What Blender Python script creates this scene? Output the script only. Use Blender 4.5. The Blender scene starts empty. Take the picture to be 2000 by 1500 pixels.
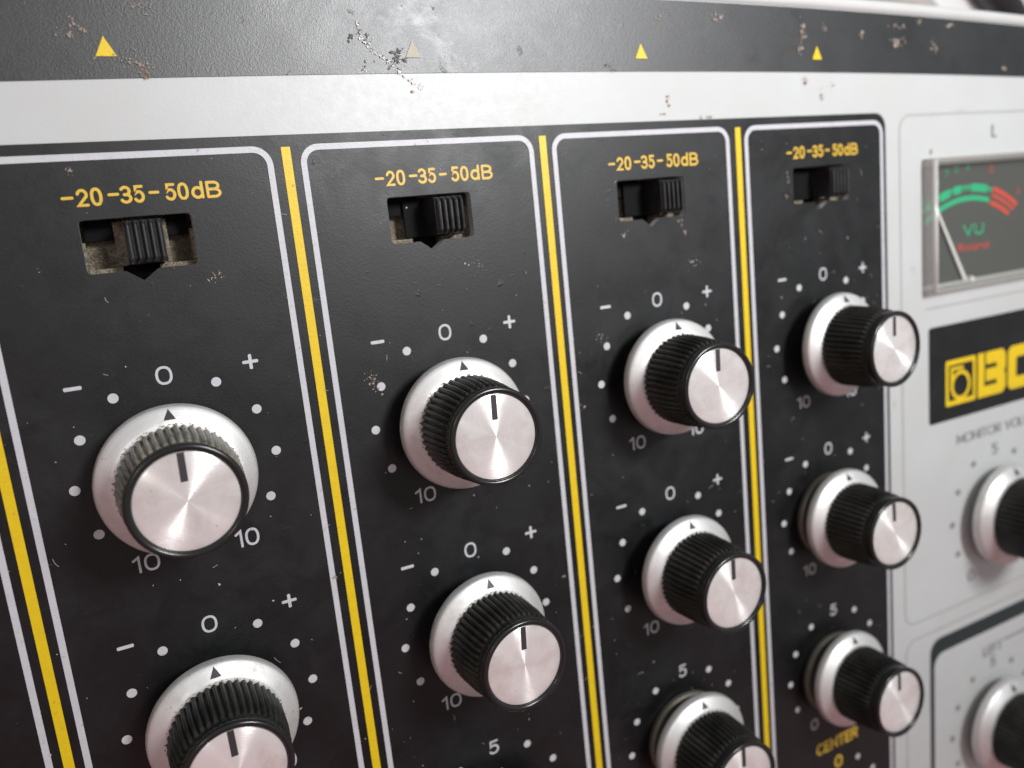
import bpy, bmesh, math, random
import numpy as np
from mathutils import Matrix, Vector, noise

U = 0.03            # one channel pitch of the mixer is 30 mm; shapes below are in pitches
PI = math.pi
C = bpy.context.scene.collection
scene = bpy.context.scene

# ------------------------------------------------------------------ camera
def rot(rx, ry, rz):
    c, s = math.cos, math.sin
    X = Matrix(((1,0,0),(0,c(rx),-s(rx)),(0,s(rx),c(rx))))
    Y = Matrix(((c(ry),0,s(ry)),(0,1,0),(-s(ry),0,c(ry))))
    Z = Matrix(((c(rz),-s(rz),0),(s(rz),c(rz),0),(0,0,1)))
    return Z @ X @ Y
Rw = rot(0.18152, 0.4464, 0.10277)
Tw = Vector((-1.11711, -0.28766, -2.68056))
Cw = -(Rw.transposed() @ Tw)
cam = bpy.data.cameras.new('camera')
camo = bpy.data.objects.new('camera', cam); C.objects.link(camo)
camo.matrix_world = Matrix.Translation(Cw * U) @ Rw.transposed().to_4x4()
cam.sensor_width = 36; cam.lens = 1553.8/2000*36
cam.clip_start = 0.002; cam.clip_end = 50
cam.dof.use_dof = True; cam.dof.focus_distance = 2.72*U; cam.dof.aperture_fstop = 22
scene.camera = camo
scene.render.resolution_x = 1024; scene.render.resolution_y = 768

# ------------------------------------------------------------------ room light
w = bpy.data.worlds.new('World'); scene.world = w; w.use_nodes = True
nt = w.node_tree; nt.nodes.clear()
out = nt.nodes.new('ShaderNodeOutputWorld'); bg = nt.nodes.new('ShaderNodeBackground')
tc = nt.nodes.new('ShaderNodeTexCoord')
dt = nt.nodes.new('ShaderNodeVectorMath'); dt.operation = 'DOT_PRODUCT'
dt.inputs[1].default_value = Vector((0.42, 0.90, 0.10)).normalized()
mr = nt.nodes.new('ShaderNodeMapRange'); mr.inputs[1].default_value = -1; mr.inputs[2].default_value = 1
rp = nt.nodes.new('ShaderNodeValToRGB')
e = rp.color_ramp.elements
e[0].position = 0.0; e[0].color = (.28,.22,.21,1)
e[1].position = 1.0; e[1].color = (.50,.53,.56,1)
for p, c in ((.22,(.52,.20,.24,1)), (.36,(.54,.31,.32,1)), (.48,(.46,.425,.415,1)), (.58,(.52,.53,.53,1)), (.78,(.54,.57,.60,1))):
    x = e.new(p); x.color = c
nt.links.new(tc.outputs['Generated'], dt.inputs[0]); nt.links.new(dt.outputs['Value'], mr.inputs[0])
nt.links.new(mr.outputs[0], rp.inputs[0]); nt.links.new(rp.outputs[0], bg.inputs[0])
bg.inputs[1].default_value = .66
nt.links.new(bg.outputs[0], out.inputs[0])

def area(name, pos, target, sx, sy, power, col):
    l = bpy.data.lights.new(name, 'AREA'); l.shape = 'RECTANGLE'; l.size = sx; l.size_y = sy
    l.energy = power; l.color = col
    o = bpy.data.objects.new(name, l); C.objects.link(o)
    o.location = pos
    o.rotation_euler = (Vector(target)-Vector(pos)).to_track_quat('-Z', 'Y').to_euler()
    return o
lamp = area('ceiling_lamp', (.132, .112, .25), (.08, .072, 0), .072, .062, .36, (.985, .99, 1.0))
lamp.data.spread = math.radians(104)      # narrowed spread, added to make the light fall off towards the near edge
area('second_lamp', (-.36, .22, .72), (0, 0, 0), .07, .07, .55, (1.0, .96, .90))

scene.view_settings.view_transform = 'Standard'; scene.view_settings.look = 'None'
scene.view_settings.exposure = 0; scene.view_settings.gamma = 1
scene.view_settings.use_curve_mapping = False

# ------------------------------------------------------------------ helpers
def new_mesh(name, verts, faces, mats, parent=None, smooth=False, midx=None):
    me = bpy.data.meshes.new(name)
    me.from_pydata([tuple(c*U for c in v) for v in verts], [], faces); me.update()
    if not isinstance(mats, (list, tuple)): mats = [mats]
    for m in mats: me.materials.append(m)
    if midx is not None: me.polygons.foreach_set('material_index', midx)
    if smooth: me.polygons.foreach_set('use_smooth', [True]*len(me.polygons))
    o = bpy.data.objects.new(name, me); C.objects.link(o)
    if parent: o.parent = parent
    return o

def bevel(o, width, seg=2, angle=40):
    m = o.modifiers.new('bevel', 'BEVEL'); m.width = width*U; m.segments = seg
    m.limit_method = 'ANGLE'; m.angle_limit = math.radians(angle)
    return o

def lathe(profile, seg=96, cap_top=False, cap_bot=False):
    V = []; F = []
    for r, z in profile:
        for i in range(seg):
            a = 2*PI*i/seg; V.append((r*math.cos(a), r*math.sin(a), z))
    for j in range(len(profile)-1):
        for i in range(seg):
            k = (i+1) % seg
            F.append((j*seg+i, j*seg+k, (j+1)*seg+k, (j+1)*seg+i))
    if cap_top: F.append([(len(profile)-1)*seg+i for i in range(seg)])
    if cap_bot: F.append([i for i in range(seg)][::-1])
    return V, F

def rrect(x0, x1, y0, y1, r, n=8):
    P = []
    for cx, cy, a0 in ((x1-r,y1-r,0),(x0+r,y1-r,90),(x0+r,y0+r,180),(x1-r,y0+r,270)):
        for i in range(n+1):
            a = math.radians(a0+90*i/n); P.append((cx+r*math.cos(a), cy+r*math.sin(a)))
    return P

def sheet_data(loops, thick=0.0):
    """fill a set of closed 2-D loops (outer ones and holes) -> verts, faces in pitches"""
    cu = bpy.data.curves.new('fill', 'CURVE'); cu.dimensions = '2D'; cu.fill_mode = 'BOTH'
    cu.extrude = thick/2
    for L in loops:
        s = cu.splines.new('POLY'); s.points.add(len(L)-1); s.use_cyclic_u = True
        for i, (x, y) in enumerate(L): s.points[i].co = (x, y, 0, 1)
    o = bpy.data.objects.new('fill', cu); C.objects.link(o)
    dg = bpy.context.evaluated_depsgraph_get(); me = o.evaluated_get(dg).to_mesh()
    V = [tuple(v.co) for v in me.vertices]; F = [tuple(p.vertices) for p in me.polygons]
    # faces point up
    N = [p.normal.z for p in me.polygons]
    if thick == 0: F = [f if n > 0 else f[::-1] for f, n in zip(F, N)]
    o.evaluated_get(dg).to_mesh_clear()
    bpy.data.objects.remove(o); bpy.data.curves.remove(cu)
    return V, F

def sheet(name, loops, z, mat, parent, thick=0.0, dz=0.0):
    V, F = sheet_data(loops, thick)
    V = [(x, y, zz+z-thick/2) for x, y, zz in V]
    return new_mesh(name, V, F, mat, parent)

_tc = {}
def text_data(s, bold=0.0, spacing=1.0):
    k = (s, bold, spacing)
    if k in _tc: return _tc[k]
    cu = bpy.data.curves.new('t', 'FONT'); cu.body = s; cu.size = 1; cu.offset = bold; cu.resolution_u = 6
    cu.space_character = spacing
    o = bpy.data.objects.new('t', cu); C.objects.link(o)
    dg = bpy.context.evaluated_depsgraph_get(); me = o.evaluated_get(dg).to_mesh()
    V = [tuple(v.co) for v in me.vertices]; F = [tuple(p.vertices) for p in me.polygons]
    o.evaluated_get(dg).to_mesh_clear()
    bpy.data.objects.remove(o); bpy.data.curves.remove(cu)
    xs = [v[0] for v in V]; ys = [v[1] for v in V]
    a, b, c, d = min(xs), max(xs), min(ys), max(ys)
    V = [((v[0]-a)/(b-a), (v[1]-c)/(d-c)) for v in V]
    _tc[k] = (V, F); return _tc[k]

def arc(cx, cy, rx, ry, a0, a1, n=16): return [(cx+rx*math.cos(math.radians(a0+(a1-a0)*i/n)), cy+ry*math.sin(math.radians(a0+(a1-a0)*i/n))) for i in range(n+1)]
# stroke skeletons of the printed letters: (width, strokes) on a unit-high body
def _zero(w_):
    P = []
    for i in range(33):
        a = 2*PI*(i % 32)/32; c, s_ = math.cos(a), math.sin(a)
        P.append((w_/2+w_/2*math.copysign(abs(c)**.86, c), .5+.5*math.copysign(abs(s_)**.86, s_)))
    return P
GLYPH = {
 '0': (.62, [_zero(.62)]), 'O': (.9, [_zero(.9)]),
 '1': (.30, [[(0,.80),(.26,1),(.26,0)]]),
 '2': (.60, [arc(.30,.70,.29,.30,165,-22)+[(.0,.0),(.60,0)]]),
 '3': (.58, [arc(.28,.745,.27,.255,150,-80,14)+[(.20,.505)], [(.20,.505)]+arc(.28,.26,.30,.26,78,-155,16)]),
 '5': (.58, [[(.54,1),(.10,1),(.06,.56)]+arc(.27,.33,.30,.33,128,-150,18)]),
 '7': (.55, [[(0,1),(.55,1),(.2,0)]]),
 'd': (.58, [[(.58,1),(.58,0)], arc(.30,.33,.29,.33,35,325,20)]),
 'B': (.60, [[(0,0),(0,1)], [(0,1)]+arc(.30,.76,.25,.24,90,-90,12)+[(0,.52)], [(0,.52)]+arc(.32,.26,.28,.26,90,-90,12)+[(0,0)]]),
 'L': (.5, [[(0,1),(0,0),(.5,0)]]), 'E': (.52, [[(.52,1),(0,1),(0,0),(.52,0)], [(0,.52),(.46,.52)]]), 'F': (.5, [[(.5,1),(0,1),(0,0)], [(0,.52),(.44,.52)]]),
 'T': (.6, [[(0,1),(.6,1)], [(.3,1),(.3,0)]]), 'N': (.66, [[(0,0),(0,1),(.66,0),(.66,1)]]), 'C': (.66, [arc(.35,.5,.35,.5,48,312,24)]),
 'R': (.6, [[(0,0),(0,1)], [(0,1)]+arc(.33,.75,.26,.25,90,-90,12)+[(0,.5)], [(.3,.5),(.6,0)]]), 'M': (.8, [[(0,0),(0,1),(.4,.25),(.8,1),(.8,0)]]),
 'I': (.02, [[(.01,0),(.01,1)]]), 'V': (.7, [[(0,1),(.35,0),(.7,1)]]), 'U': (.62, [[(0,1),(0,.32)]+arc(.31,.32,.31,.32,180,360,14)+[(.62,1)]]),
 ' ': (.25, []), 'o': (.56, [arc(.28,.33,.28,.33,0,360,24)[:-1]+[(.56,.33)]]), 'l': (.02, [[(.01,0),(.01,1)]]), 'a': (.54, [arc(.27,.33,.27,.33,35,325,20), [(.54,.66),(.54,0)]]),
 'n': (.5, [[(0,0),(0,.66)], arc(.25,.40,.25,.26,180,0,12)+[(.5,0)]]),
}
class Print:
    """flat printed marks gathered into one mesh"""
    def __init__(s): s.V = []; s.F = []
    def add(s, V, F, z):
        n = len(s.V); s.V += [(v[0], v[1], z) for v in V]; s.F += [tuple(i+n for i in f) for f in F]
    def text(s, t, x0, x1, y0, y1, z=0, bold=0.0, slant=0.0):
        if all(ch in GLYPH for ch in t):
            adv = [GLYPH[ch][0] for ch in t]; gap = .24; tot = sum(adv)+gap*(len(t)-1)
            h = y1-y0; kx = (x1-x0)/tot; w_ = h*(.125+bold*2.2)*.5; x = 0
            for ci, ch in enumerate(t):
                for si, st in enumerate(GLYPH[ch][1]):
                    W_ = w_
                    pts = [(x0+W_+(x+a)*kx*(1-2*W_/(x1-x0)), y0+W_+b*(h-2*W_)) for a, b in st]
                    s.stroke(pts, W_, z+.00012*(si+1))
                x += adv[ci]+gap
            return
        V, F = text_data(t, bold)
        s.add([(x0+(x1-x0)*a+slant*b, y0+(y1-y0)*b) for a, b in V], F, z)
    def stroke(s, pts, hw, z):
        closed = len(pts) > 2 and math.hypot(pts[0][0]-pts[-1][0], pts[0][1]-pts[-1][1]) < 1e-6
        if closed: pts = pts[:-1]
        n = len(pts); L = []; R = []
        for i in range(n):
            p = Vector(pts[i]); a = Vector(pts[(i-1) % n]) if (closed or i > 0) else None; b = Vector(pts[(i+1) % n]) if (closed or i < n-1) else None
            d1 = (p-a).normalized() if a is not None else (b-p).normalized(); d2 = (b-p).normalized() if b is not None else d1
            n1 = Vector((-d1.y, d1.x)); n2 = Vector((-d2.y, d2.x)); m = (n1+n2); m = m.normalized() if m.length > .2 else n1
            k = hw/max(m.dot(n1), .5); L.append(p+m*k); R.append(p-m*k)
        if not closed:     # rounded ends
            for end in (0, 1):
                p = Vector(pts[0 if end == 0 else -1]); q = Vector(pts[1 if end == 0 else -2]); d = (p-q).normalized(); nn = Vector((-d.y, d.x))
                s.poly([tuple(p+nn*hw*math.cos(PI*t/6)+d*hw*math.sin(PI*t/6)) for t in range(7)], z)
        n0 = len(s.V); s.V += [(v.x, v.y, z) for v in L]+[(v.x, v.y, z) for v in R]
        for i in range(n if closed else n-1):
            k = (i+1) % n; s.F.append((n0+i, n0+n+i, n0+n+k, n0+k))
    def poly(s, P, z=0): s.add(P, [tuple(range(len(P)))], z)
    def rect(s, x0, x1, y0, y1, z=0, r=0.0):
        s.poly(rrect(x0, x1, y0, y1, r, 4) if r else [(x0,y0),(x1,y0),(x1,y1),(x0,y1)], z)
    def disc(s, x, y, r, z=0, n=28): s.poly([(x+r*math.cos(2*PI*i/n), y+r*math.sin(2*PI*i/n)) for i in range(n)], z)
    def ring(s, x, y, r, w, a0, a1, z=0, n=40, sy=1):
        P = []
        for k in range(n+1):
            a = math.radians(a0+(a1-a0)*k/n); P.append((x+(r+w/2)*math.cos(a), y+(r+w/2)*math.sin(a)*sy))
        for k in range(n, -1, -1):
            a = math.radians(a0+(a1-a0)*k/n); P.append((x+(r-w/2)*math.cos(a), y+(r-w/2)*math.sin(a)*sy))
        m = n+1; n0 = len(s.V)
        s.V += [(p[0], p[1], z) for p in P]
        for k in range(n): s.F.append((n0+k+1, n0+k, n0+2*m-1-k, n0+2*m-2-k))
    def build(s, name, mat, parent): return new_mesh(name, s.V, s.F, mat, parent)

# ------------------------------------------------------------------ materials
def mat(name, col=(.5,.5,.5), rough=.5, metal=0.0, ior=1.5, **kw):
    m = bpy.data.materials.new(name); m.use_nodes = True
    b = m.node_tree.nodes['Principled BSDF']
    b.inputs['Base Color'].default_value = (*col, 1); b.inputs['Roughness'].default_value = rough
    b.inputs['Metallic'].default_value = metal; b.inputs['IOR'].default_value = ior
    for k, v in kw.items(): b.inputs[k].default_value = v
    return m

class NT:
    def __init__(s, m): s.t = m.node_tree; s.b = s.t.nodes['Principled BSDF']; s.tc = s.n('ShaderNodeTexCoord'); s.co = s.tc.outputs['Object']
    def n(s, t): return s.t.nodes.new(t)
    def l(s, a, b): s.t.links.new(a, b)
    def noise(s, scale, detail=4, rough=.55, dist=0, co=None):
        x = s.n('ShaderNodeTexNoise'); x.inputs['Scale'].default_value = scale/U; x.inputs['Detail'].default_value = detail
        x.inputs['Roughness'].default_value = rough; x.inputs['Distortion'].default_value = dist
        s.l(co or s.co, x.inputs['Vector']); return x.outputs['Fac']
    def ramp(s, v, stops):
        r = s.n('ShaderNodeValToRGB'); e = r.color_ramp.elements
        e[0].position, e[0].color = stops[0][0], (*stops[0][1], 1); e[1].position, e[1].color = stops[-1][0], (*stops[-1][1], 1)
        for p, c in stops[1:-1]: k = e.new(p); k.color = (*c, 1)
        s.l(v, r.inputs[0]); return r.outputs[0]
    def rng(s, v, a, b, c, d):
        r = s.n('ShaderNodeMapRange'); 
        for i, q in enumerate((a, b, c, d)): r.inputs[i+1].default_value = q
        s.l(v, r.inputs[0]); return r.outputs[0]
    def mix(s, f, a, b):
        x = s.n('ShaderNodeMix'); x.data_type = 'RGBA'
        for sock, v in ((x.inputs[0], f), (x.inputs[6], a), (x.inputs[7], b)):
            if isinstance(v, tuple): sock.default_value = (*v, 1)
            elif isinstance(v, (int, float)): sock.default_value = v
            else: s.l(v, sock)
        return x.outputs[2]
    def math(s, op, a, b=0.0):
        x = s.n('ShaderNodeMath'); x.operation = op
        for i, v in enumerate((a, b)):
            if isinstance(v, (int, float)): x.inputs[i].default_value = v
            else: s.l(v, x.inputs[i])
        return x.outputs[0]
    def bump(s, h, dist, strength=1.0, prev=None):
        x = s.n('ShaderNodeBump'); x.inputs['Distance'].default_value = dist*U; x.inputs['Strength'].default_value = strength
        s.l(h, x.inputs['Height'])
        if prev: s.l(prev, x.inputs['Normal'])
        return x.outputs[0]

def grey_paint(name, col):
    m = mat(name, col, .42); t = NT(m)
    n1 = t.noise(1.6, 5, .6); n2 = t.noise(26, 3, .6); n3 = t.noise(75, 2, .5)
    c = t.mix(t.rng(n1, .35, .7, 0, 1), col, tuple(c*.93*k for c, k in zip(col, (1, .99, .96))))
    spots = t.rng(t.noise(9, 6, .7), .68, .74, 0, .5)
    c = t.mix(spots, c, (.42, .36, .28))
    t.l(c, t.b.inputs['Base Color'])
    t.l(t.rng(n2, .3, .7, .40, .47), t.b.inputs['Roughness'])
    t.l(t.bump(n3, .0010, .35), t.b.inputs['Normal'])
    return m

def black_paint(name, grain=1.0, ior=1.47, r0=.40, r1=.49, cloud=1.0, mg=1.0):
    m = mat(name, (.012,.012,.013), .34, ior=ior); t = NT(m)
    big = t.noise(1.5, 6, .62, .3); mid = t.noise(6, 6, .65, .6); fine = t.noise(105, 2, .5); micro = t.noise(230, 2, .5)
    dust = t.math('MULTIPLY', t.rng(big, .42, .64, .12, 1), t.rng(mid, .38, .62, .15, 1))
    dust = t.math('MULTIPLY', dust, cloud)
    c = t.mix(dust, (.0012,.0013,.0016), (.0095,.0112,.0125))
    rub = t.math('MULTIPLY', t.rng(t.noise(3.2, 7, .72, 1.2), .54, .66, 0, 1), cloud)
    c = t.mix(t.math('MULTIPLY', rub, .8), c, (.0025,.0026,.0028))
    specks = t.rng(t.noise(60, 2, .5), .76, .80, 0, .3)
    c = t.mix(specks, c, (.17,.16,.14))
    t.l(c, t.b.inputs['Base Color'])
    r = t.math('ADD', t.rng(mid, .3, .7, r0, r1), t.math('MULTIPLY', dust, .08))
    r = t.math('SUBTRACT', r, t.math('MULTIPLY', rub, .09))
    t.l(r, t.b.inputs['Roughness'])
    blis = t.rng(t.noise(13, 4, .6, .6), .68, .76, 0, 1)
    nn = t.bump(blis, .0022*grain, .4); nn = t.bump(fine, .0009*grain, .32, nn); nn = t.bump(micro, .0005*grain*mg, .4, nn)
    t.l(nn, t.b.inputs['Normal'])
    return m

def ink(name, col, rough=.45):
    m = mat(name, col, rough); t = NT(m)
    n = t.noise(22, 5, .7); n2 = t.noise(110, 2)
    wear = t.rng(t.noise(48, 5, .75), .62, .70, 0, .7)
    c = t.mix(t.rng(n, .3, .7, 0, .5), col, tuple(x*.80 for x in col))
    c = t.mix(wear, c, (.08,.07,.06)); t.l(c, t.b.inputs['Base Color'])
    t.l(t.bump(n2, .0016, .5), t.b.inputs['Normal'])
    return m

M = {}
M['panel'] = grey_paint('light_grey_paint', (.485,.50,.50))
M['chassis'] = grey_paint('chassis_grey_paint', (.52,.53,.525))
M['black'] = black_paint('satin_black_paint', cloud=.6)
M['band'] = black_paint('textured_black_paint', 1.25, 1.72, .40, .42, .5, 2.4)
M['white_ink'] = ink('white_ink', (.52,.52,.545))
M['yellow_ink'] = ink('yellow_ink', (.72,.50,.003))
M['amber_ink'] = ink('amber_ink', (.66,.42,.035))
M['grey_ink'] = ink('grey_ink', (.24,.245,.24))
M['pale_grey_ink'] = ink('pale_grey_ink', (.40,.405,.39))
M['green_grey_ink'] = ink('slot_dark', (.012,.022,.022))

# knurled plastic, dusty on the crests
def rib_plastic(name, dustcol, amount):
    m = mat(name, (.010,.010,.010), .32, ior=1.36); t = NT(m)
    oi = t.n('ShaderNodeObjectInfo'); ad = t.n('ShaderNodeVectorMath'); ad.operation = 'ADD'
    t.l(t.tc.outputs['Object'], ad.inputs[0]); t.l(oi.outputs['Random'], ad.inputs[1]); co = ad.outputs[0]
    a = t.noise(7, 6, .7, .5, co); b = t.noise(45, 4, .7, 0, co)
    f = t.math('MULTIPLY', t.rng(a, .40, .65, .15, 1), t.rng(b, .38, .62, .7, 1))
    sep = t.n('ShaderNodeSeparateXYZ'); t.l(t.tc.outputs['Object'], sep.inputs[0])
    f = t.math('MULTIPLY', f, amount)
    t.l(t.mix(f, (.008,.008,.008), dustcol), t.b.inputs['Base Color'])
    t.l(t.rng(b, .3, .7, .27, .33), t.b.inputs['Roughness'])
    t.l(t.bump(b, .0008, .3), t.b.inputs['Normal'])
    return m
M['ribs'] = rib_plastic('ribbed_black_plastic', (.06,.058,.052), .7)
M['ribs_dusty'] = rib_plastic('dusty_ribbed_plastic', (.27,.25,.205), 1.5)
M['slider'] = rib_plastic('slider_plastic', (.05,.053,.057), .6)
M['slider'].node_tree.nodes['Principled BSDF'].inputs['Coat Weight'].default_value = .6
M['slider'].node_tree.nodes['Principled BSDF'].inputs['Coat Roughness'].default_value = .22

def spun(name, col, rough, aniso, pits):
    m = mat(name, col, rough, 1.0); t = NT(m)
    t.b.inputs['Anisotropic'].default_value = aniso; t.b.inputs['Anisotropic Rotation'].default_value = .25
    tg = t.n('ShaderNodeTangent'); tg.direction_type = 'RADIAL'; tg.axis = 'Z'; t.l(tg.outputs[0], t.b.inputs['Tangent'])
    oi = t.n('ShaderNodeObjectInfo'); ad = t.n('ShaderNodeVectorMath'); ad.operation = 'ADD'
    t.l(t.tc.outputs['Object'], ad.inputs[0]); t.l(oi.outputs['Random'], ad.inputs[1]); co = ad.outputs[0]
    a = t.noise(9, 6, .7, .4, co); b = t.noise(60, 3, .6, 0, co)
    c = t.mix(t.rng(a, .42, .68, 0, .65), col, tuple(x*y for x, y in zip(col, (.74,.69,.66))))
    c = t.mix(t.rng(b, .70, .78, 0, pits), c, (.16,.13,.10)); t.l(c, t.b.inputs['Base Color'])
    t.l(t.rng(a, .3, .7, rough*.75, rough*1.45), t.b.inputs['Roughness'])
    # fine turning rings
    sep = t.n('ShaderNodeSeparateXYZ'); t.l(t.tc.outputs['Object'], sep.inputs[0])
    x2 = t.math('MULTIPLY', sep.outputs[0], sep.outputs[0]); y2 = t.math('MULTIPLY', sep.outputs[1], sep.outputs[1])
    r = t.math('SQRT', t.math('ADD', x2, y2))
    cmb = t.n('ShaderNodeCombineXYZ'); t.l(r, cmb.inputs[0])
    rn = t.noise(160, 2, .6, 0, cmb.outputs[0])
    t.l(t.bump(rn, .0009, .6, t.bump(b, .001, .3)), t.b.inputs['Normal'])
    return m
M['cap'] = spun('spun_aluminium', (.93,.895,.875), .29, .92, .6)
M['cap'].node_tree.nodes['Principled BSDF'].inputs['Metallic'].default_value = .58
M['skirt'] = spun('satin_aluminium', (.76,.76,.75), .48, .1, 1.0)
M['skirt'].node_tree.nodes['Principled BSDF'].inputs['Metallic'].default_value = .75
M['gloss_black'] = mat('gloss_black_plastic', (.010,.010,.010), .22)
M['mark'] = mat('pointer_ink', (.03,.025,.028), .5)
M['grime'] = mat('grime', (.07,.055,.035), .8)
M['tan_grime'] = mat('tan_grime', (.30,.22,.10), .9)
M['collar'] = mat('dull_collar', (.17,.16,.13), .5, .6)

def dusty(name):
    m = mat(name, (.2,.17,.12), .9); t = NT(m)
    a = t.noise(14, 6, .75, 1.5); b = t.noise(70, 4, .7, 2.0)
    f = t.math('ADD', t.math('MULTIPLY', a, .5), t.math('MULTIPLY', b, .5))
    t.l(t.ramp(f, [(.28, (.05,.042,.03)), (.46, (.30,.25,.18)), (.58, (.62,.53,.40))]), t.b.inputs['Base Color'])
    t.l(t.bump(b, .02, 1.0, t.bump(a, .03, 1.0)), t.b.inputs['Normal'])
    return m
M['dusty'] = dusty('dust_covered_metal')
M['dark_hole'] = mat('slot_shade_plastic', (.004,.004,.004), .7)  # near-black: painted shade of the slot recesses, also the black slide plates
M['dark_hole'].node_tree.nodes['Principled BSDF'].inputs['Specular IOR Level'].default_value = .12
M['rust'] = mat('rust', (.46,.31,.20), .85)
M['pale_rust'] = mat('pale_corrosion', (.42,.35,.29), .8)
M['chip'] = mat('dark_chip', (.030,.022,.020), .55)
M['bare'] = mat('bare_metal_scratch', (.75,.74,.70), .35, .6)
M['lint'] = mat('lint', (.42,.40,.36), .9)
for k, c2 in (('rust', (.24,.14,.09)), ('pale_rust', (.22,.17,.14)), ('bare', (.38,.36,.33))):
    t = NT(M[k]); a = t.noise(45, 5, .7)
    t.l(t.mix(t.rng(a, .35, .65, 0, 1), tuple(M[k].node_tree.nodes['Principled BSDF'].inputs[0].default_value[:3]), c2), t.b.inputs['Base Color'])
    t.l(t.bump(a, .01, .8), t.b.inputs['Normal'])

# ------------------------------------------------------------------ the setting
tb = mat('white_table_laminate', (.82,.82,.81), .5); t = NT(tb)
t.l(t.mix(t.rng(t.noise(.5, 5), .3, .7, 0, 1), (.84,.84,.835), (.78,.78,.77)), t.b.inputs['Base Color'])
ZT = -1.50
table = new_mesh('table_top', [(-30,-30,ZT-.6),(45,-30,ZT-.6),(45,40,ZT-.6),(-30,40,ZT-.6),(-30,-30,ZT),(45,-30,ZT),(45,40,ZT),(-30,40,ZT)],
         [(0,3,2,1),(4,5,6,7),(0,1,5,4),(1,2,6,5),(2,3,7,6),(3,0,4,7)], tb)
table['kind'] = 'structure'

# ------------------------------------------------------------------ the mixer
mixer = bpy.data.objects.new('audio_mixer', None); C.objects.link(mixer)
mixer.empty_display_size = .02
mixer['label'] = 'worn black and light grey audio mixer with yellow divider lines and rows of silver-capped knobs'
mixer['category'] = 'mixer'

XL, XR, YB = -2.45, 6.35, -6.4
def interp(pts, x):
    return float(np.interp(x, [p[0] for p in pts], [p[1] for p in pts]))
BAND = [(-2.6,1.19),(-1.2,1.228),(-.29,1.252),(.2,1.262),(.8,1.2665),(1.4,1.268),(2.13,1.270),(3.02,1.265),(3.59,1.257),(4.58,1.235),(5.4,1.205),(6.5,1.15)]
TOP = [(-2.6,1.475),(-1.2,1.515),(0,1.545),(1,1.556),(2.1,1.558),(2.72,1.556),(3.37,1.540),(4.58,1.503),(5.4,1.465),(6.5,1.40)]
def smooth_line(pts, x0, x1, n=40):
    xs = np.linspace(x0, x1, n)
    c = np.polyfit([p[0] for p in pts], [p[1] for p in pts], 5)
    return [(float(x), float(np.polyval(c, x))) for x in xs]
topl = smooth_line(TOP, XL, XR); bandl = smooth_line(BAND, XL+.02, XR-.02)

SW = [(-.161,.170),(.838,1.169),(1.838,2.184),(2.830,3.198)]      # switch slots
def slot(i):
    x0, x1 = SW[i]; y0, y1 = .671, .839; xm = (x0+x1)/2 - .005; r = .014
    P = rrect(x0, x1, y0, y1, r, 4)
    # insert the little notch in the lower edge (between the lower-left and lower-right corners)
    k = 3*5
    return P[:k] + [(xm-.050, y0), (xm-.002, y0-.035), (xm+.046, y0)] + P[k:]
slots = [slot(i) for i in range(4)]

METER = (3.734, 4.88, .133, .832)
outline = [(XL,YB),(XR,YB)] + topl[::-1]
plate_holes = slots + [rrect(*METER, .012, 4)]
panel = sheet('control_panel', [outline] + plate_holes, 0.0, M['panel'], mixer, thick=.035)

# rear band and black channel field, printed/painted on the plate
band_loop = [(x, y) for x, y in bandl] + [(x, y-.004) for x, y in smooth_line(TOP, XL+.02, XR-.02)[::-1]]
sheet('rear_band', [band_loop], .003, M['band'], panel, thick=.003)
fy = 1.071
field = [(XL+.02, YB+.3), (3.462, YB+.3)] + [(3.462-.07+.07*math.cos(math.radians(a)), fy-.07+.07*math.sin(math.radians(a))) for a in range(0, 91, 10)] + [(XL+.02, fy)]
sheet('black_field', [field] + slots, .003, M['black'], panel, thick=.003)

ZP = .0045          # printed ink level
def frame_line(x0, x1, y0, y1, wd, r, z, m, name='frame_line'):
    V, F = sheet_data([rrect(x0, x1, y0, y1, r), rrect(x0+wd, x1-wd, y0+wd, y1-wd, max(r-wd, .004))], .0012)
    return new_mesh(name, [(a, b, c+z) for a, b, c in V], F, m, panel)
for i, (a, b) in enumerate([(-1.45,-.540),(-.452,.456),(.549,1.460),(1.543,2.452),(2.540,3.440)]):
    frame_line(a, b, YB+.4, 1.037, .0205, .065, ZP, M['white_ink'])
for i in range(-1, 4):
    p = Print(); x = i-1+.504 if i >= 0 else -1.496
    p.rect(x-.0155, x+.0155, YB+.4, 1.031); new_mesh('divider_line', [(a, b, ZP) for a, b, c in p.V], p.F, M['yellow_ink'], panel)

# arrow marks on the rear band
M['faded'] = ink('faded_yellow_ink', (.30,.27,.18))
for i in range(0, 4):
    p = Print(); x = i+.005; p.poly([(x-.030,1.321),(x+.030,1.321),(x,1.380)], .0062)
    p.build('arrow_mark', M['yellow_ink'] if i != 1 else M['faded'], panel)

# switch lettering
TX = [('-',-.194,-.159,.902,.911),('2',-.152,-.118,.878,.932),('0',-.113,-.079,.878,.934),('-',-.064,-.031,.905,.914),('3',-.030,.005,.879,.934),
      ('5',.009,.042,.879,.934),('-',.054,.086,.904,.913),('5',.102,.136,.879,.934),('0',.140,.174,.879,.934),('d',.181,.220,.879,.936),('B',.228,.275,.879,.934)]
for i, off in enumerate((0, .997, 1.996, 2.986)):
    p = Print()
    for ch, a, b, c, d in TX:
        if ch == '-': p.rect(a+off, b+off, c, d, ZP, .004)
        else: p.text(ch, a+off, b+off, c, d, ZP, bold=.019)
    p.build('switch_lettering', M['amber_ink'], panel)

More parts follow.
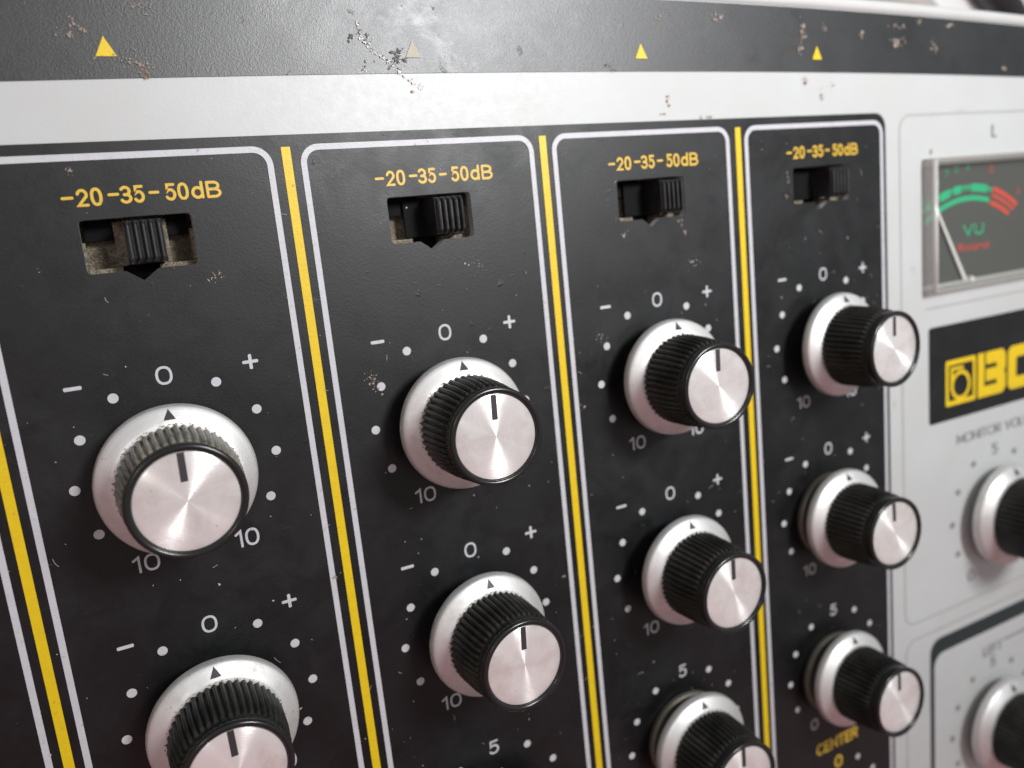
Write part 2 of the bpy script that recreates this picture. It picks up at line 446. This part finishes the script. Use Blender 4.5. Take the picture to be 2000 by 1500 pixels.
# scales round the knobs
YR = -.8853
def scale_marks(cx, cy, kind, R=.317, k=1.0, ink_='white_ink', hide=()):
    p = Print()
    for a in (30, 60, 90, 120):
        for s in (-1, 1):
            t_ = math.radians(a*s); p.disc(cx+R*math.sin(t_), cy+R*math.cos(t_), .0162*k, ZP)
    if kind == 'pm':
        p.text('0', cx-.024, cx+.028, cy+.292, cy+.354, ZP, bold=.004)
        p.rect(cx-.292, cx-.240, cy+.3185, cy+.3305, ZP, .004)
        p.rect(cx+.252, cx+.305, cy+.3195, cy+.3305, ZP, .004); p.rect(cx+.2735, cx+.2845, cy+.299, cy+.351, ZP+.0002, .004)
        p.text('10', cx-.198, cx-.113, cy-.321, cy-.262, ZP, bold=.004)
        p.text('10', cx+.132, cx+.214, cy-.320, cy-.256, ZP, bold=.004)
    elif kind == '5':
        p.text('5', cx-.020*k, cx+.027*k, cy+.290*R/.317, cy+(.290*R/.317+.062*k), ZP, bold=.006)
        if k == 1:
            p.text('0', cx-.186, cx-.134, cy-.320, cy-.258, ZP, bold=.004); p.text('10', cx+.132, cx+.214, cy-.320, cy-.256, ZP, bold=.004)
        else:
            p.text('0', cx-.24, cx-.18, cy-.39, cy-.32, ZP); p.text('10', cx+.15, cx+.25, cy-.39, cy-.32, ZP)
    return p.build('knob_scale', M[ink_], panel)
for i in range(4):
    for j in range(2): scale_marks(i, j*YR, 'pm')
    scale_marks(i, 2*YR, '5')
p = Print(); p.text('CENTER', 2.848, 3.160, -2.258, -2.190, ZP, bold=.02); p.text('0', 2.980, 3.038, -2.385, -2.312, ZP, bold=.02)
p.build('switch_lettering', M['amber_ink'], panel)
p = Print()
for a in (30, 60, 90, -30, -60, -90):
    t_ = math.radians(a); p.disc(3+.317*math.sin(t_), 3*YR+.317*math.cos(t_), .0162, ZP)
p.build('knob_scale', M['white_ink'], panel)

# right-hand section: outlines, lettering, badge
frame_line(3.562, 6.1, -1.745, 1.062, .012, .085, .0012, M['pale_grey_ink'], 'outline_groove')
frame_line(3.566, 6.1, YB+.5, -1.832, .012, .085, .0012, M['pale_grey_ink'], 'outline_groove')
V, F = sheet_data([rrect(3.775, 5.9, YB+.8, -1.897, .09), rrect(3.806, 5.87, YB+.85, -1.992, .085)], .004)
new_mesh('section_border', [(a, b, c+.002) for a, b, c in V], F, M['green_grey_ink'], panel)
p = Print(); p.rect(3.757, 4.66, .043, .056, .0022, .005); p.build('outline_groove', M['pale_grey_ink'], panel)
scale_marks(4.35, -1.23, '5', .378, 1.15, 'grey_ink'); scale_marks(4.35, -2.60, '5', .378, 1.15, 'grey_ink')
p = Print(); p.text('MONITOR VOLUME', 4.013, 4.80, -.757, -.698, ZP, bold=0); p.build('monitor_lettering', M['grey_ink'], panel)
p = Print(); p.text('LEFT', 4.262, 4.440, -2.160, -2.096, ZP); p.rect(4.462, 5.2, -2.110, -2.098, ZP); p.build('level_lettering', M['grey_ink'], panel)
p = Print(); p.text('L', 4.303, 4.345, .922, .990, ZP, bold=.012); p.build('meter_lettering', M['grey_ink'], panel)

badge = sheet('badge', [rrect(3.779, 5.50, -.598, -.058, .018)], .005, M['black'], mixer, thick=.005)
def stroke_poly(p, P, z): p.poly(P, z)
lg = Print(); zb = .0068
x0, x1, y0, y1 = 3.910, 4.168, -.518, -.260
# square frame round the emblem
V, F = sheet_data([rrect(x0, x1, y0, y1, .012), rrect(x0+.024, x1-.024, y0+.028, y1-.028, .004)], 0); lg.add([(a, b) for a, b, c in V], F, zb)
# the letter inside: a bowl closed on the left by a stem with a small top bar
cx, cy = (x0+x1)/2-.002, (y0+y1)/2-.022
lg.ring(cx, cy, .074, .022, 0, 360, zb+.0004, 48, 1.0)
lg.rect(x0+.040, x0+.062, cy-.02, y1-.040, zb+.0006)
lg.rect(x0+.040, x0+.150, y1-.060, y1-.042, zb+.0008)
# B
def blockletter(loops): 
    V, F = sheet_data(loops, 0); lg.add([(a, b) for a, b, c in V], F, zb)
bx0, bx1 = 4.187, 4.440
blockletter([[(bx0,y0),(bx0,y1),(bx0+.058,y1),(bx0+.058,y0+.062),(bx0+.17,y0+.062),(bx0+.17,y0+.088),(bx0+.072,y0+.088),(bx0+.072,y0+.160),(bx0+.17,y0+.160),(bx0+.17,y0+.186),(bx0+.072,y0+.186),(bx0+.072,y1),
              (bx1-.03,y1),(bx1,y1-.03),(bx1,y0+.150),(bx1-.014,y0+.128),(bx1,y0+.106),(bx1,y0+.03),(bx1-.03,y0)]])
for ox in (4.460,):
    blockletter([rrect(ox, ox+.262, y0, y1, .045), rrect(ox+.078, ox+.184, y0+.070, y1-.070, .012)])
for ox in (4.740, 5.015):
    blockletter([[(ox,y0),(ox,y0+.06),(ox+.18,y0+.06),(ox+.18,y0+.10),(ox+.03,y0+.10),(ox,y0+.13),(ox,y1-.03),(ox+.03,y1),(ox+.25,y1),(ox+.25,y1-.06),(ox+.07,y1-.06),(ox+.07,y1-.10),(ox+.22,y1-.10),(ox+.25,y1-.13),(ox+.25,y0+.03),(ox+.22,y0)]])
lg.build('emblem', M['yellow_ink'], badge)

# rear rim: a rounded light grey edge along the back of the plate
def tube(path, r, seg=14, rz=None, close=True):
    V = []; F = []
    n = len(path)
    for i, p in enumerate(path):
        p = Vector(p); d = (Vector(path[min(i+1,n-1)])-Vector(path[max(i-1,0)])).normalized()
        a = d.cross(Vector((0,0,1))); a = a.normalized() if a.length > 1e-4 else Vector((1,0,0)); b = a.cross(d)
        for k in range(seg):
            t_ = 2*PI*k/seg; q = p+a*(r*math.cos(t_))+b*((rz or r)*math.sin(t_)); V.append(tuple(q))
    for i in range(n-1):
        for k in range(seg):
            l = (k+1) % seg; F.append((i*seg+k, i*seg+l, (i+1)*seg+l, (i+1)*seg+k))
    if close: F.append(tuple(range(seg))[::-1]); F.append(tuple((n-1)*seg+k for k in range(seg)))
    return V, F
V, F = tube([(x, y+.026, -.012) for x, y in topl], .030, 16, .026)
new_mesh('rear_rim', V, F, M['chassis'], mixer, smooth=True)

# chassis under the plate
loop = [(XL,YB),(XR,YB)] + [(x, y+.03) for x, y in topl[::-1]]
n = len(loop); V = [(x, y, -.40) for x, y in loop] + [(x, y, ZT+.12) for x, y in loop]
V += [(x, y, -.036) for x, y in loop]
F = [tuple(range(n, 2*n))[::-1]]
for i in range(n):
    k = (i+1) % n; F.append((n+i, n+k, k, i)); F.append((i, k, 2*n+k, 2*n+i))
F.append(tuple(range(n))) 
new_mesh('chassis', V, F, M['chassis'], mixer)
for x in (XL+.5, XR-.5):
    for y in (YB+.5, 1.0):
        V, F = lathe([(.22, ZT+.001), (.24, ZT+.02), (.24, ZT+.125)], 32, True, True)
        new_mesh('foot', [(a+x, b+y, c) for a, b, c in V], F, M['gloss_black'], mixer)

# ------------------------------------------------------------------ knobs
def knob_body():
    N, S = 48, 10; seg = N*S
    prof = [(.186,.140,0),(.1915,.150,0),(.1920,.160,1),(.1900,.210,1),(.188,.26,1),(.183,.305,1),(.1795,.335,1),(.180,.345,1.15),(.1765,.351,.9),(.170,.358,0),(.1665,.368,0),(.1660,.378,0),
            (.1700,.384,0),(.1738,.391,0),(.1745,.400,0),(.1725,.407,0),(.1680,.4105,0),(.1610,.4105,0),(.1545,.408,0),(.1530,.404,0),(.1525,.392,0)]
    V = []; F = []
    for r, z, k in prof:
        for i in range(seg):
            a = 2*PI*i/seg; ph = (i % S)/S
            d = (.5-.5*math.cos(2*PI*ph))**.42          # crest 1, valley 0
            V.append(((r - .0145*k*(1-d))*math.cos(a), (r - .0145*k*(1-d))*math.sin(a), z))
    for j in range(len(prof)-1):
        for i in range(seg):
            l = (i+1) % seg; F.append((j*seg+i, j*seg+l, (j+1)*seg+l, (j+1)*seg+i))
    return V, F
def skirt_z(r):     # height of the skirt surface at radius r
    pr = [(.186,.159),(.194,.159),(.204,.155),(.234,.1375),(.2400,.1335),(.2450,.1295),(.2485,.1240),(.251,.105)]
    return float(np.interp(r, [q[0] for q in pr], [q[1] for q in pr]))
def make_knob(dusty_=False):
    V, F = knob_body()
    k = new_mesh('rotary_knob', V, F, M['ribs'], mixer, smooth=True)
    k.data.materials.append(M['gloss_black'])
    seg = 48*10
    idx = [1 if (f//seg) >= 9 else 0 for f in range(len(F))]
    k.data.polygons.foreach_set('material_index', idx)
    V, F = lathe([(.182,.159),(.194,.159),(.204,.1550),(.214,.1493),(.224,.1435),(.234,.1375),(.2370,.1356),(.2400,.1335),(.2428,.1314),(.2455,.1288),(.2478,.1252),(.2498,.1180),(.2509,.1100),(.2512,.102),(.2508,.0970),(.2490,.0940),(.246,.0925),(.235,.092),(.06,.092)], 128)
    F = [f[::-1] for f in F]
    s = new_mesh('skirt', V, F, M['skirt'], k, smooth=True)
    V, F = lathe([(.0001,.3995),(.05,.3995),(.10,.3995),(.1485,.3995),(.1510,.3985),(.1515,.3960),(.1515,.392)], 96)
    F = [f[::-1] for f in F]
    c = new_mesh('cap', V, F, M['cap'], k, smooth=True)
    g = lathe([(.1508,.3945),(.1532,.3945)], 96); new_mesh('grime_ring', *g, M['grime'], k)
    p = Print(); p.rect(-.0105, .0105, .060, .1485, .4002); p.build('indicator_line', M['mark'], k)
    gr = random.Random(3); V = []; F = []
    for q in range(70):
        a = gr.gauss(2.0, 1.1); r = .1925+abs(gr.gauss(0,.0022)); w_ = gr.uniform(.001,.0028); n = len(V)
        for b in range(6):
            t_ = 2*PI*b/6; rr = w_*gr.uniform(.6,1.3); V.append((r*math.cos(a)+rr*math.cos(t_)*1.4, r*math.sin(a)+rr*math.sin(t_), .1598))
        V.append((r*math.cos(a), r*math.sin(a), .1598+w_*.8))
        for b in range(6): F.append((n+b, n+(b+1) % 6, n+6))
    new_mesh('grime', V, F, M['tan_grime'], k)
    # pointer triangle wrapped on the sloping skirt
    V = []; F = []; n = 8
    for i in range(n+1):
        y = .2085+(.2415-.2085)*i/n; hw = .0185*(1-i/n)
        for q in range(5):
            x = hw*(-1+q/2); r = math.hypot(x, y); V.append((x, y, skirt_z(r)+.0012))
    for i in range(n):
        for q in range(4): F.append((i*5+q, i*5+q+1, i*5+q+6, i*5+q+5))
    new_mesh('pointer_mark', V, F, M['mark'], k)
    V, F = lathe([(.20,.000),(.222,.003),(.226,.012),(.226,.030),(.222,.036),(.205,.040),(.04,.044),(.04,.08)], 96)
    F = [f[::-1] for f in F]
    return k
knob0 = make_knob()
KN = {(0,0):(-.015,-.014,-.022,.016,.004),(0,1):(-.012,-.014,-.003,.014,-.004),(1,0):(-.001,-.019,0,-.015,.005),(1,1):(-.007,.004,.006,.034,-.001),
      (2,0):(-.007,-.008,.002,-.032,-.006),(2,1):(-.010,-.008,.009,.016,-.010),(2,2):(-.001,-.006,.006,0,0),(3,0):(-.010,-.018,-.003,.046,-.004),
      (3,1):(-.012,-.020,.004,-.009,.022),(3,2):(-.012,-.023,.008,.021,.044),(1,2):(-.006,-.01,0,0,0)}
SPIN = {(0,0):1,(0,1):-1,(1,0):2,(1,1):3,(2,0):1,(2,1):0,(2,2):1,(3,0):0,(3,1):-1,(3,2):2,(1,2):0}
def place(k, cx, cy, dz, tx, ty, spin, sc=1.0, scz=1.0):
    nrm = Vector((tx, ty, 1)).normalized()
    k.rotation_mode = 'QUATERNION'
    k.rotation_quaternion = Vector((0,0,1)).rotation_difference(nrm) @ Matrix.Rotation(math.radians(-spin), 3, 'Z').to_quaternion()
    k.location = (cx*U, cy*U, dz*U); k.scale = (sc, sc, scz)
def dup(src):
    r = src.copy(); C.objects.link(r); r.parent = mixer
    for ch in src.children:
        d = ch.copy(); C.objects.link(d); d.parent = r
    return r
first = True
for (i, j), (dx, dy, dh, tx, ty) in KN.items():
    k = knob0 if first else dup(knob0); first = False
    place(k, i+dx, j*YR+dy, dh, tx, ty, SPIN[i, j])
    k['group'] = 'rotary knobs on the channel strips'
    if (i, j) == (0, 0):
        worn = k
knob_src = k
worn.data = worn.data.copy(); worn.data.materials[0] = M['ribs_dusty']
for cy in (-1.23, -2.60):
    k = dup(knob_src); place(k, 4.35, cy, -.042, 0, 0, 0, 1.2, 1.2)
    k['group'] = 'rotary knobs on the channel strips'
worn['label'] = 'knob with dusty brownish-grey ribs'
# metal collars that show below the lifted knobs
for k, (i, j) in (((3,2),(3,2)), ((3,1),(3,1)), ((2,2),(2,2))):
    dx, dy = KN[k][:2]
    V, F = lathe([(.200,.004),(.216,.006),(.220,.012),(.220,.026),(.217,.034),(.205,.040),(.10,.042)], 96)
    F = [f[::-1] for f in F]
    new_mesh('shaft_collar', [(a+i+dx-.004, b+j*YR+dy, c) for a, b, c in V], F, M['collar'], mixer, smooth=True)

# ------------------------------------------------------------------ slide switches
def box(x0, x1, y0, y1, z0, z1):
    V = [(x0,y0,z0),(x1,y0,z0),(x1,y1,z0),(x0,y1,z0),(x0,y0,z1),(x1,y0,z1),(x1,y1,z1),(x0,y1,z1)]
    return V, [(0,3,2,1),(4,5,6,7),(0,1,5,4),(1,2,6,5),(2,3,7,6),(3,0,4,7)]
def merge(parts):
    V = []; F = []
    for v, f in parts:
        n = len(V); V += v; F += [tuple(i+n for i in q) for q in f]
    return V, F
def slider(cx):
    x0, x1, y0, y1, zt = cx-.057, cx+.057, .6905, .826, .060
    N = 5; S = 8; xs = []; zs = []
    for i in range(N*S+1):
        u = i/(N*S); ph = (u*N) % 1.0
        xs.append(x0+(x1-x0)*u); zs.append(zt-.020*(.5+.5*math.cos(2*PI*ph))**1.6)
    V = []; F = []; rows = [(y0, -.13, 0), (y0, zt-.03, 0), (y0+.006, None, .006), (y0+.016, None, 0), (y1-.016, None, 0), (y1-.006, None, .006), (y1, zt-.03, 0), (y1, -.13, 0)]
    for y, z, dz in rows:
        for i in range(len(xs)): V.append((xs[i], y, (zs[i]-dz) if z is None else z))
    m = len(xs)
    for j in range(len(rows)-1):
        for i in range(m-1): F.append((j*m+i, j*m+i+1, (j+1)*m+i+1, (j+1)*m+i))
    for col in (0, m-1):
        f = [j*m+col for j in range(len(rows))]; F.append(tuple(f if col else f[::-1]))
    return V, F
CX = [.019, 1.062, 2.086, 3.083]
for i in range(4):
    x0, x1 = SW[i]; x0 -= .02; x1 += .02; y0, y1 = .615, .86; zf = -.135
    # open-topped metal tray below the slot, near-black blocks paint shade into its upper half and notch
    parts = [box(x0, x1, y0, y1, zf-.02, zf), box(x0-.02, x0+.028, y0, y1-.09, zf+.0005, -.05), box(x1-.028, x1+.02, y0, y1-.07, zf+.0005, -.05),
             box(x0-.02, x0, y0, y1, zf-.02, -.037), box(x1, x1+.02, y0, y1, zf-.02, -.037), box(x0, (SW[i][0]+SW[i][1])/2-.062, y0-.02, y0+.070, zf, -.060), box((SW[i][0]+SW[i][1])/2+.050, x1, y0-.02, y0+.070, zf, -.060), box(x0, x1, y1, y1+.02, zf-.02, -.037)]
    h = new_mesh('slide_switch', *merge(parts), M['dusty'], mixer)
    h['group'] = 'slide switches at the top of the channel strips'
    w_ = merge([box(x0+.03, CX[i]-.075, .775, y1-.001, zf+.0005, zf+.045), box(CX[i]+.075, x1-.03, .775, y1-.001, zf+.0005, zf+.045)] if i == 0 else [box(x0+.03, CX[i]-.075, .775, y1-.001, zf+.0005, zf+.045)])
    xm = (SW[i][0]+SW[i][1])/2-.006
    w_ = merge([w_, box(xm-.054, xm+.054, y0-.015, y0+.074, zf+.0007, zf+.03)])
    new_mesh('well_shade_block', *w_, M['dark_hole'], h)
    V, F = slider(CX[i]); s = new_mesh('slider', V, F, M['slider'], h, smooth=False); bevel(s, .003, 1, 50)
    sh = merge([box(x0+.105 if i else CX[i]-.085, CX[i]+.075, .69, .83, zf+.046, zf+.060)])
    new_mesh('slide_plate', *sh, M['dark_hole'] if i else M['dusty'], h)

# ------------------------------------------------------------------ level meter
gm = mat('meter_face', (.075,.080,.072), .6)
mx0, mx1, my0, my1 = METER
zf = -.045
meter = new_mesh('level_meter', *merge([box(mx0-.02, mx1+.02, my0-.02, my1+.02, zf-.02, zf)]), gm, mixer)
fr = mat('meter_frame_plastic', (.50,.50,.48), .45)
V, F = sheet_data([rrect(mx0, mx1, my0, my1, .012, 4), rrect(mx0+.028, mx1-.028, my0+.035, my1-.035, .006, 4)], .020)
new_mesh('meter_frame', [(a, b, c+zf+.0105) for a, b, c in V], F, fr, meter)
mg = ink('meter_green', (.0,.60,.26)); mrd = ink('meter_red', (.85,.075,.03)); mw = mat('needle_white', (.85,.84,.80), .5)
g = Print(); r_ = Print(); zz = zf+.002
ax, ay = 4.178, -.065
def ang(x): return math.degrees(math.acos(max(-1, min(1, (x-ax)/.72))))
g.ring(ax, ay, .738, .012, ang(3.80), ang(4.375), zz); g.ring(ax, ay, .722, .006, ang(3.80), ang(4.375), zz); g.ring(ax, ay, .674, .026, 123, ang(4.365), zz)
for xa, xb in ((3.84,3.90),(3.94,4.02),(4.05,4.11),(4.20,4.33)): g.ring(ax, ay, .730, .042, ang(xa), ang(xb), zz+.0003, 10)
r_.ring(ax, ay, .742, .026, ang(4.382), ang(4.59), zz); r_.ring(ax, ay, .706, .018, ang(4.382), ang(4.58), zz); r_.ring(ax, ay, .664, .026, ang(4.378), ang(4.56), zz)
for s_, x, y in (('20',3.80,.60),('10',3.90,.70),('7',3.99,.745),('5',4.07,.765),('3',4.165,.775)): g.text(s_, x-.022*len(s_)*.6, x+.022*len(s_)*.6, y-.012, y+.026, zz)
r_.text('0', 4.355, 4.385, .735, .775, zz); r_.text('3', 4.600, 4.625, .60, .64, zz)
g.text('VU', 4.130, 4.305, .405, .468, zz, bold=.02); r_.text('Roland', 4.085, 4.352, .322, .365, zz, bold=.01)
g.build('green_scale', mg, meter); r_.build('red_scale', mrd, meter)
a = Vector((4.128,.165,0)); b = Vector((3.862,.615,0)); d = (b-a).normalized(); n_ = Vector((-d.y, d.x, 0))
P = [a+n_*.012, a-n_*.012, b-n_*.008, b+n_*.008]
V = [(p_.x, p_.y, zf+.012) for p_ in P]+[(p_.x, p_.y, zf+.018) for p_ in P]
needle = new_mesh('needle', V, [(0,3,2,1),(4,5,6,7),(0,1,5,4),(1,2,6,5),(2,3,7,6),(3,0,4,7)], mw, meter)
V, F = lathe([(.018, zf+.001), (.018, zf+.025), (.014, zf+.030)], 24, True)
new_mesh('pivot_screw', [(x+4.175, y+.165, z) for x, y, z in V], F, mw, meter)
# clear cover: a thin-walled box standing proud of the panel
def clear(name, dif, col):
    m = bpy.data.materials.new(name); m.use_nodes = True; t_ = m.node_tree; t_.nodes.clear()
    o_ = t_.nodes.new('ShaderNodeOutputMaterial'); tr = t_.nodes.new('ShaderNodeBsdfTransparent'); gl = t_.nodes.new('ShaderNodeBsdfGlossy')
    df = t_.nodes.new('ShaderNodeBsdfDiffuse'); df.inputs[0].default_value = (*col, 1); tr.inputs[0].default_value = (.93,.93,.92,1)
    gl.inputs['Roughness'].default_value = .12
    m1 = t_.nodes.new('ShaderNodeMixShader'); m1.inputs[0].default_value = dif; m2 = t_.nodes.new('ShaderNodeMixShader')
    t_.links.new(tr.outputs[0], m1.inputs[1]); t_.links.new(df.outputs[0], m1.inputs[2]); m2.inputs[0].default_value = .05
    t_.links.new(m1.outputs[0], m2.inputs[1]); t_.links.new(gl.outputs[0], m2.inputs[2]); t_.links.new(m2.outputs[0], o_.inputs[0])
    return m
ct = clear('clear_acrylic', .008, (.75,.75,.72)); cw = clear('acrylic_edge', .42, (.72,.70,.68))
zt = .068
V, F = merge([box(mx0+.004, mx1-.004, my0+.004, my1-.004, zt-.010, zt), box(mx0+.004, mx0+.020, my0+.004, my1-.004, -.02, zt-.0105), box(mx1-.020, mx1-.004, my0+.004, my1-.004, -.02, zt-.0105),
              box(mx0+.021, mx1-.021, my0+.004, my0+.020, -.02, zt-.0105), box(mx0+.021, mx1-.021, my1-.020, my1-.004, -.02, zt-.0105)])
cv = new_mesh('clear_cover', V, F, [ct, cw], meter, midx=[0]*6+[1]*24)
for pi in (2,3,4,5): cv.data.polygons[pi].material_index = 1
V, F = tube([(mx0+.016, my0+.01, zt-.004), (mx0+.016, my1-.01, zt-.004)], .014, 10)
new_mesh('cover_edge', V, F, clear('acrylic_bevel', .55, (.80,.78,.76)), meter, smooth=True)

# ------------------------------------------------------------------ wear: chips, rust, scratches, lint
rnd = random.Random(7)
def blob(P, x, y, r, z, el=1.0, th=0.0, n=11):
    pts = []; ph = rnd.uniform(0, 99)
    for k in range(n):
        a = 2*PI*k/n; q = r*(.55+.9*abs(noise.noise(Vector((math.cos(a)*1.6+ph, math.sin(a)*1.6, ph)))) + rnd.uniform(-.2,.35))
        u, v = q*math.cos(a)*el, q*math.sin(a)/el
        pts.append((x+u*math.cos(th)-v*math.sin(th), y+u*math.sin(th)+v*math.cos(th)))
    P.poly(pts, z)
def cluster(name, m, x, y, sx, sy, num, rmin, rmax, th=0.0, z=.0068):
    P = Print()
    for k in range(num):
        u, v = rnd.gauss(0, .45)*sx, rnd.gauss(0, .45)*sy
        blob(P, x+u*math.cos(th)-v*math.sin(th), y+u*math.sin(th)+v*math.cos(th), rnd.uniform(rmin, rmax)*(1 if rnd.random() < .3 else .5), z+k*1.5e-5, rnd.uniform(.8,1.7), rnd.uniform(0, PI))
    P.build(name, m, panel)
WEAR = 'PLACE'
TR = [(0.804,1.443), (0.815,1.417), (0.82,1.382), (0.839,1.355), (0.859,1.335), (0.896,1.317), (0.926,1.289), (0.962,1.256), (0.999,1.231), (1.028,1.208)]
DARK = [(0.786,1.39), (0.814,1.408), (0.841,1.397), (0.946,1.338), (0.939,1.314), (0.972,1.311), (0.822,1.307), (0.814,1.285), (0.909,1.292), (0.838,1.373)]
for (x, y), a, b, n_, r1 in zip(DARK, (.014,.012,.014,.020,.022,.012,.006,.006,.010,.010), (.014,.012,.008,.016,.018,.014,.014,.010,.010,.012), (16,10,10,24,26,12,7,6,9,9), (.007,.005,.006,.008,.008,.006,.004,.004,.005,.005)):
    cluster('paint_chip', M['chip'], x, y, a, b, n_, .0015, r1)
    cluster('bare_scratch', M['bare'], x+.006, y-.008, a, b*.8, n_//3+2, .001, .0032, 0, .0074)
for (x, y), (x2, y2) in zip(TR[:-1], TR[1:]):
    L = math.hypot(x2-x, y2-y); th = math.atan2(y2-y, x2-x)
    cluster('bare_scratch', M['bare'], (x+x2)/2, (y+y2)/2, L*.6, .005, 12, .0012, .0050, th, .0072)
    cluster('paint_chip', M['chip'], (x+x2)/2+.003, (y+y2)/2+.006, L*.5, .007, 7, .001, .0040, th, .0069)
cluster('paint_chip', M['chip'], 1.84, 1.290, .05, .014, 14, .0015, .005, -.4)
cluster('rust_spot', M['rust'], .990, 1.205, .010, .005, 7, .002, .005, 0, .006)
cluster('rust_spot', M['pale_rust'], -.075, 1.40, .05, .04, 30, .002, .008)
cluster('rust_spot', M['pale_rust'], .09, 1.31, .10, .03, 36, .002, .006, -.2)
cluster('rust_spot', M['rust'], .105, 1.265, .03, .025, 16, .002, .006)
cluster('rust_spot', M['pale_rust'], .13, 1.47, .03, .03, 16, .002, .006)
for x, y, a, b, n_ in ((2.92,1.44,.02,.05,20),(2.90,1.36,.02,.035,16),(3.06,1.46,.03,.02,10),(3.30,1.43,.02,.03,14),(3.56,1.40,.06,.03,26),(3.55,1.475,.06,.015,18),(3.83,1.385,.03,.035,22),(3.72,1.50,.03,.02,12),(3.95,1.49,.05,.012,14),(4.40,1.275,.015,.03,8),(2.42,1.50,.03,.02,9),(2.10,1.48,.02,.02,6)):
    cluster('rust_spot', M['pale_rust'], x, y, a, b, n_, .003, .010)
for x, y, a, b, n_ in ((2.92,1.222,.02,.03,16),(3.10,1.21,.025,.02,7),(3.03,1.155,.014,.025,12),(2.13,1.16,.012,.04,12),(2.10,1.10,.02,.008,9),(2.33,1.08,.05,.006,9),(3.80,.865,.015,.015,8),(3.66,.26,.02,.03,10),(4.03,1.070,.03,.01,8),(2.33,.86,.005,.01,3),(3.50,-.42,.01,.02,5)):
    cluster('rust_spot', M['rust'], x, y, a, b, n_, .002, .007, 0, .0052)
for x, y, a, b, n_ in ((-.16,.985,.02,.02,12),(.215,.625,.04,.02,22),(1.86,.62,.02,.015,10),(2.16,.625,.016,.04,16),(2.80,.78,.008,.05,16),(2.78,.70,.012,.02,8),(.69,.20,.03,.03,24),(.70,.15,.02,.03,14),(2.20,.45,.05,.03,12),(1.58,-.07,.02,.02,6),(2.57,-.53,.012,.012,5),(1.42,-.80,.015,.015,5),(.455,-.52,.008,.03,8)):
    cluster('rust_spot', M['pale_rust'], x, y, a, b, n_, .002, .0055, .3, .0058)
cluster('bare_scratch', M['lint'], 1.17, .56, .05, .06, 26, .001, .004, .3, .0058)
cluster('bare_scratch', M['lint'], 1.70, .20, .05, .02, 16, .001, .004, -.5, .0058)
# light grit and lint all over
P = Print()
for k in range(330):
    x, y = rnd.uniform(-.6, 3.4), rnd.uniform(-2.6, 1.04)
    blob(P, x, y, rnd.uniform(.0010,.0030)*(1.0 if rnd.random() < .9 else 1.8), .0062, rnd.uniform(.8,1.6), rnd.uniform(0, PI), 6)
for k in range(46):
    x, y = rnd.uniform(-.6, 3.4), rnd.uniform(-2.4, .84); a = rnd.uniform(0, 2*PI); L = rnd.uniform(.01,.035); cur = rnd.uniform(-1.5,1.5)
    pts = []
    for s_ in range(6): pts.append((x, y)); x += math.cos(a)*L/5; y += math.sin(a)*L/5; a += cur/5
    for s_ in range(5):
        (ax_, ay_), (bx_, by_) = pts[s_], pts[s_+1]; q = Vector((by_-ay_, ax_-bx_)); q.normalize(); q *= .0007
        P.poly([(ax_+q.x, ay_+q.y), (ax_-q.x, ay_-q.y), (bx_-q.x, by_-q.y), (bx_+q.x, by_+q.y)], .0064)
du = P.build('dust', M['lint'], panel); du['kind'] = 'stuff'

# ------------------------------------------------------------------ things on the table behind
def cable(name, pts, r, m, label, cat):
    cu = bpy.data.curves.new(name, 'CURVE'); cu.dimensions = '3D'; cu.bevel_depth = r*U; cu.bevel_resolution = 6; cu.use_fill_caps = True
    s = cu.splines.new('NURBS'); s.points.add(len(pts)-1); s.order_u = 4; s.use_endpoint_u = True; s.resolution_u = 16
    for i, q in enumerate(pts): s.points[i].co = (q[0]*U, q[1]*U, q[2]*U, 1)
    o = bpy.data.objects.new(name, cu); C.objects.link(o)
    me = bpy.data.meshes.new_from_object(o.evaluated_get(bpy.context.evaluated_depsgraph_get()))
    bpy.data.objects.remove(o)
    o = bpy.data.objects.new(name, me); me.materials.append(m) if not me.materials else None
    me.materials[0] = m
    me.polygons.foreach_set('use_smooth', [True]*len(me.polygons))
    C.objects.link(o); o['label'] = label; o['category'] = cat
    return o
cb = mat('black_rubber', (.02,.02,.022), .35); gb = mat('grey_beige_vinyl', (.42,.38,.35), .5)
cable('cable', [(6.97,.9,-1.38),(6.93,1.3,-1.38),(6.84,1.68,-1.38),(6.78,1.84,-1.38),(6.71,1.95,-1.38),(6.59,2.06,-1.38),(6.43,2.16,-1.38),(6.22,2.33,-1.38),(5.7,2.75,-1.38),(4.6,3.7,-1.38),(3.0,4.5,-1.38)], .118, cb, 'black rubber cable curving over the white table behind the mixer', 'cable')
cable('cable', [(3.2,3.2,-1.37),(4.2,2.45,-1.36),(4.95,2.12,-1.36),(5.3,2.06,-1.36),(5.62,1.98,-1.36),(6.0,1.4,-1.36),(6.6,.4,-1.36)], .13, gb, 'grey-beige cable lying nearer the mixer rim on the white table', 'cable')
